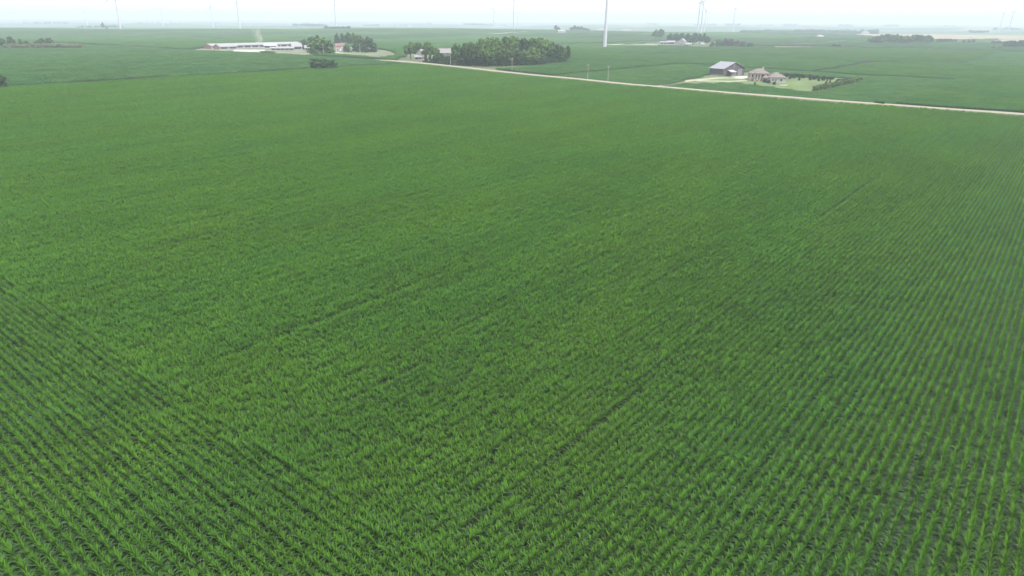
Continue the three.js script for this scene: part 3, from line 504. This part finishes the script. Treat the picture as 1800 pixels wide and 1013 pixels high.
{ // brown house: tall block at left, lower wing on the right above a dip
  const c = spotAt(1332.5, 139, 462); c.y = 0;
  const o = thing('house', c, -0.06, 'large brown two storey house with hipped roofs and a pale wing', 'house', null);
  const brown = siding(col(0.5, 0.375, 0.315)), pale = siding(col(0.45, 0.415, 0.39)), stone = siding(col(0.5, 0.37, 0.31)), shingle = std(col(0.2, 0.165, 0.15), 0.9, { map: wearTex });
  const main = mesh('wall', box(11.4, 6.6, 9, 0, -1.6, 0), brown, o); main.userData.label = 'brown walls of the tall block';
  mesh('roof', hipRoof(11.4, 9, 2.9, 0.5).translate(0, 5.25, 0), shingle, o);
  mesh('bay', box(3.6, 6.9, 2, -2.2, -1.6, 5.5), stone, o); mesh('bay_roof', hipRoof(3.6, 3.4, 1.5, 0.35).translate(-2.2, 5.52, 5.2), shingle, o);
  for (const [u, v, w, h] of [[-4.9, 3.1, 1, 1.5], [1.6, 2.9, 2, 1.7], [4.4, 3.1, 1.2, 1.5], [-4.9, 0, 1, 1.6]]) window_(o, 'z', 1, 4.5, u, v, w, h);
  window_(o, 'z', 1, 6.5, -3.1, 1.6, 0.9, 3.2); window_(o, 'z', 1, 6.5, -1.3, 1.6, 0.9, 3.2); door_(o, 'z', 1, 6.5, -2.2, 1.2, 2.3, std(col(0.1, 0.06, 0.045), 0.6), -1);
  window_(o, 'x', -1, 5.7, 1.5, 3, 1.4, 1.5); window_(o, 'x', -1, 5.7, -2, 3, 1.4, 1.5);
  const wing = mesh('wing_wall', box(10.4, 6, 9, 10.2, -3, 3.2), pale, o); wing.userData.label = 'pale walls of the lower wing';
  mesh('wing_roof', hipRoof(10.4, 9, 2.8, 0.5).translate(10.2, 3.25, 3.2), shingle, o);
  for (const [u, v, w, h] of [[7.4, 0.8, 0.8, 1.5], [9.2, 0.8, 0.8, 1.5], [12.6, 0.8, 1.3, 1.5], [11, -2.6, 1, 2], [14, -2.6, 1.1, 2]]) window_(o, 'z', 1, 7.7, u, v, w, h);
  mesh('porch_wall', box(4, 4.2, 2.2, 3.4, -1.6, 5.6), stone, o); mesh('porch_roof', hipRoof(4.4, 3.4, 1.3, 0.35).translate(3.4, 2.9, 5.3), shingle, o); window_(o, 'z', 1, 6.7, 3.4, -0.1, 1.6, 1.6);
  mesh('chimney', box(1.1, 2.6, 0.9, 3, 6.2, -2), stone, o);
}
{ const P = spot(1371, 150.2), o = thing('retaining_wall', P, 0.05, 'low pale stone wall at the foot of the pale house wing', 'wall', null); for (let k = 0; k < 6; k++) mesh('stone', box(1.55, 0.55 + 0.1 * (k % 2), 0.6, (k - 2.5) * 1.6, -0.2, 0), std(col(0.55, 0.53, 0.47), 0.9), o); }
// yard planting
for (const [x, y, h, w] of [[1340, 141.5, 6, 7], [1345, 145, 6, 8], [1351, 146.5, 5, 7], [1361, 149, 4.5, 6]]) treePx('bush', darkLeaf, x, y, h, w, 'dark rounded shrub against the brown house front', 'shrubs along the house front');
for (const [x, y, h, w] of [[1381, 135.6, 6, 7], [1389, 138.4, 7, 5], [1395.5, 137.6, 6, 5], [1402, 136.4, 6, 5], [1405, 141.5, 6, 3], [1412, 137.4, 5, 5], [1424, 141, 5, 4], [1431, 140, 5, 5], [1439, 142.6, 5.5, 4], [1447, 141.5, 5, 5]]) treePx('bush', darkLeaf, x, y, h, w * 1.3, 'small shrub in the line along the back of the lawn', 'shrubs along the back of the lawn');
for (let i = 0; i < 13; i++) { const t = i / 12; treePx('bush', i % 2 ? midLeaf : darkLeaf, lerp(1384, 1462, t), lerp(133.6, 139.8, t), 4.5, 9, 'bush of the low green border behind the lawn', 'bushes of the border behind the lawn'); }
treePx('conifer', darkLeaf, 1453, 148, 8, 8, 'left of two dark spruces at the end of the lawn', null); treePx('conifer', darkLeaf, 1459, 147, 8, 8, 'right of two dark spruces at the end of the lawn', null);
treePx('bush', darkLeaf, 1326.5, 152, 7, 3.2, 'thin young tree on the grass before the brown house', null);
for (let i = 0; i < 11; i++) { const t = i / 10; treePx('bush', i % 3 ? midLeaf : paleLeaf, lerp(1434, 1504, t), lerp(160, 146.5, t), lerp(9, 8, t), 13, 'shrub of the long hedge closing the lawn on the right', 'shrubs of the long hedge'); }
for (let i = 0; i < 6; i++) { const t = i / 5; treePx('bush', darkLeaf, lerp(1474, 1512, t), lerp(144.5, 142, t), 4.5, 10, 'shrub of the short back hedge right of the lawn', 'shrubs of the short back hedge'); }
for (let i = 0; i < 3; i++) treePx('bush', darkLeaf, 1540 + 6 * i, 182.2 + 0.6 * i, 3.4, 8, 'dark weedy shrub on the far edge of the road', 'weedy shrubs by the road');

{ // the long shed, ridge along the row direction, and the buildings before it
  const white = siding(col(0.48, 0.43, 0.42)), whiteRoof = std(col(0.3, 0.285, 0.295), 0.5, { map: wearTex }), red = siding(col(0.36, 0.17, 0.15)), grey = std(col(0.45, 0.47, 0.52), 0.5);
  function shed(name, P, turn, w, l, h, rise, roofM, wallM, label, cat, endM, open) {
    const o = thing(name, P, turn, label, cat, null); mesh('wall', gableWalls(w, l, h, rise), wallM, o); mesh('roof', gableRoof(w, l, rise, 0.6, 0.2).translate(0, h + 0.02, 0), roofM, o);
    if (endM) mesh('gable_end', gableWalls(w - 0.1, 0.2, h, rise - 0.02).translate(-l / 2 - 0.12, 0, 0), endM, o);
    for (let k = 0; k < open; k++) { const u = -l / 2 + (k + 0.5) * (l / open); const d = mesh('side_opening', box((l / open) * 0.8, h * 0.5, 0.12, u, h * 0.25, 0), glassM, o); d.position.z = w / 2 + 0.04; }
    return o;
  }
  const p0 = spot(372, 86), [r0, q0] = toRP(p0.x, p0.z), at = (dr, dp) => { const [x, z] = toXZ(r0 + dr, q0 + dp); return new THREE.Vector3(x, height(x, z) - 0.1, z); };
  shed('long_shed', at(56, 8), ANG_R, 17, 112, 3.1, 1.9, whiteRoof, white, 'very long white roofed cattle shed with a red end', 'shed', red, 12);
  shed('small_shed', at(8, -14), ANG_R, 12, 20, 3, 2.4, whiteRoof, white, 'short white roofed shed with a red end beside the long shed', 'shed', red, 2);
  const onPx = (x, y) => { const P = spot(x, y); P.y -= 0.1; return P; };
  shed('machine_shed', onPx(477, 84.5), 0.05, 9, 13, 3, 1.8, grey, siding(col(0.55, 0.56, 0.6)), 'small shed with a blue grey roof before the long shed', 'shed', null, 2);
  shed('feed_shed', onPx(497, 88.3), 0.25, 6, 22, 2.2, 1, whiteRoof, siding(col(0.4, 0.36, 0.35)), 'low narrow white roofed shed in the farmyard', 'shed', null, 5);
  shed('white_barn', onPx(521, 87.4), 0.5, 9, 10, 3.6, 3, whiteRoof, white, 'white gabled barn left of the small dark round tree', 'barn', null, 1);
  shed('white_hut', onPx(542, 88), 0.3, 5, 7, 2.6, 2, whiteRoof, white, 'small white hut between the two trees of the farm', 'hut', null, 1);
  { const P = onPx(439, 91), o = thing('silage_bunker', P, 0.1, 'long low pale silage heap in front of the farmyard', 'silage heap', null);
    const s = new THREE.Shape(); s.moveTo(-3.5, 0); s.quadraticCurveTo(-2.5, 1.5, 0, 1.6); s.quadraticCurveTo(2.5, 1.5, 3.5, 0); s.closePath(); mesh('cover', new THREE.ExtrudeGeometry(s, { depth: 27, bevelEnabled: true, bevelSize: 0.3, bevelThickness: 1 }).translate(0, 0, -13.5).rotateY(Math.PI / 2), std(col(0.58, 0.62, 0.52), 0.7, { map: wearTex }), o); mesh('kerb', [box(28, 0.7, 0.3, 0, 0, 4), box(28, 0.7, 0.3, 0, 0, -4)], std(col(0.5, 0.48, 0.45), 0.9), o); }
  function cottage(P, turn, w, l, h, rise, wallM, roofM, label) {
    const o = thing('farmhouse', P, turn, label, 'house', null); mesh('wall', gableWalls(w, l, h, rise), wallM, o); mesh('roof', gableRoof(w, l, rise, 0.5, 0.2).translate(0, h + 0.02, 0), roofM, o);
    for (const [u, v] of [[-l * 0.3, 0.9], [l * 0.3, 0.9], [-l * 0.3, 3.4], [l * 0.3, 3.4]]) if (v + 1.3 < h) window_(o, 'z', 1, w / 2, u, v, 1, 1.3);
    for (const s of [1, -1]) { window_(o, 'x', s, l / 2, -1.3, 1, 0.9, 1.3); window_(o, 'x', s, l / 2, 1.3, 1, 0.9, 1.3); }
    door_(o, 'z', 1, w / 2, 0, 1, 2.1, trimM); mesh('chimney', box(0.6, 1.6, 0.6, l * 0.2, h + rise * 0.75, 0), std(col(0.3, 0.18, 0.15), 0.9), o); return o;
  }
  const redRoof = std(col(0.24, 0.12, 0.11), 0.85, { map: wearTex }), greyRoof = std(col(0.26, 0.235, 0.24), 0.85, { map: wearTex });
  cottage(onPx(598, 89.3), 0.35, 7, 9, 4.6, 2.4, white, redRoof, 'white farmhouse with a red roof among the grove trees');
  shed('garage', onPx(607, 90), 0.3, 5, 6, 2.6, 1.6, whiteRoof, white, 'small white garage right of the red roofed farmhouse', 'garage', null, 1);
  cottage(onPx(742, 104.8), 1.25, 6, 8, 5, 3, white, greyRoof, 'white house with a steep gable left of the large tree');
  shed('garage', onPx(735.5, 105.2), 0.2, 4.5, 5.6, 2.5, 0.9, whiteRoof, white, 'low white garage beside the white gabled house', 'garage', null, 2);
  cottage(onPx(781, 103.5), 0.1, 8, 10, 5, 3, siding(col(0.36, 0.33, 0.34)), greyRoof, 'grey roofed house half hidden by the roadside shrubs');
  // white farmstead
  cottage(onPx(1199, 80), 1.1, 9, 12, 6.2, 4, white, greyRoof, 'tall white farmhouse with a pointed gable before the dark trees');
  shed('side_building', onPx(1191.5, 80), 1.1, 5, 8, 3.6, 2, greyRoof, white, 'lower white annex left of the tall white farmhouse', 'annex', null, 1);
  shed('white_shed', onPx(1179, 78.3), 0.1, 8, 12, 4, 1.8, whiteRoof, white, 'bright white shed left of the white farmhouse', 'shed', null, 1);
  shed('open_shed', onPx(1167, 78.2), 0.1, 8, 14, 3.6, 1, whiteRoof, white, 'low white open fronted shed at the left end of the farmstead', 'shed', null, 3);
  shed('white_garage', onPx(1209, 80.5), 0.3, 6, 9, 2.4, 1.5, whiteRoof, white, 'low white garage right of the white farmhouse', 'garage', null, 2);
  shed('small_hut', onPx(1234, 80.5), 0.3, 4, 5, 2.4, 1.4, whiteRoof, white, 'tiny white hut before the thicket of the farmstead', 'hut', null, 1);
  // tiny buildings far off
  const farShed = (x, y, F, l, h, label) => { const P = spotAt(x, y, F); shed('far_shed', P, 0.1, 14, l, h, 3, whiteRoof, white, label, 'shed', null, 0); };
  farShed(987, 54, 1750, 17, 5, 'small white shed between far trees right of the second tallest turbine');
  farShed(1056, 48, 2700, 38, 6, 'long white shed just left of the tallest turbine tower');
  farShed(1102, 48, 2900, 34, 5, 'long white shed right of the tallest turbine tower');
  farShed(878, 43, 4300, 70, 7, 'faint long white shed behind the faint turbine');
  farShed(547, 41, 4200, 60, 7, 'faint white building behind the left ridge near the trees');
  farShed(632, 43, 4200, 30, 8, 'faint white farm building right of the ridge tree strip');
  farShed(721, 43, 4400, 22, 14, 'faint pale tower like building on the hazy plain');
  farShed(1760, 49, 3900, 28, 6, 'white shed behind the left turbine of the right pair');
  farShed(1441, 65, 1650, 12, 3, 'tiny white shed out in the right hand field');
  farShed(1521, 58, 2350, 20, 5, 'pale shed at the edge of the hazy blue wood');
}
{ // dust hanging over the long shed
  const P = spotAt(457, 76, 850), o = thing('dust_plume', P, 0, 'thin tan plume of dust rising over the long shed', 'dust', null), m = new THREE.MeshStandardMaterial({ color: col(0.62, 0.56, 0.46), roughness: 1, transparent: true, opacity: 0.05, depthWrite: false }), g = [];
  for (let i = 0; i < 16; i++) { const t = i / 15; g.push(new THREE.IcosahedronGeometry(1, 3).scale(Rg(2, 4) * (1 - 0.3 * t), Rg(2.5, 4), 3).translate(Rg(-2.5, 2.5) - 2 * t, 2 + 16 * t, Rg(-8, 8))); }
  mesh('dust', g, m, o);
}

{ // trees of a row are told apart by their place in it
  const by = new Map(), ord = ['leftmost', 'second from left', 'third from left', 'fourth from left', 'fifth from left', 'sixth from left', 'seventh from left', 'eighth from left', 'ninth from left', 'tenth from left', 'eleventh from left', 'twelfth from left', 'thirteenth from left', 'fourteenth from left', 'fifteenth from left'];
  for (const o of scene.children) if (o.userData.group) (by.get(o.userData.group) ?? by.set(o.userData.group, []).get(o.userData.group)).push([o.position.clone().project(camera).x, o]);
  for (const l of by.values()) { l.sort((a, b) => a[0] - b[0]); l.forEach(([, o], i) => { o.userData.label = l.length <= 15 ? `${i && i === l.length - 1 ? 'rightmost' : ord[i]} ${o.userData.label}` : `${o.userData.label}, ${['left', 'middle', 'right'][Math.floor((3 * i) / l.length)]} third`; }); }
}

const renderer = new THREE.WebGLRenderer();
renderer.shadowMap.enabled = true;
renderer.toneMapping = THREE.LinearToneMapping;
renderer.toneMappingExposure = EXPOSURE;
renderer.render(scene, camera);
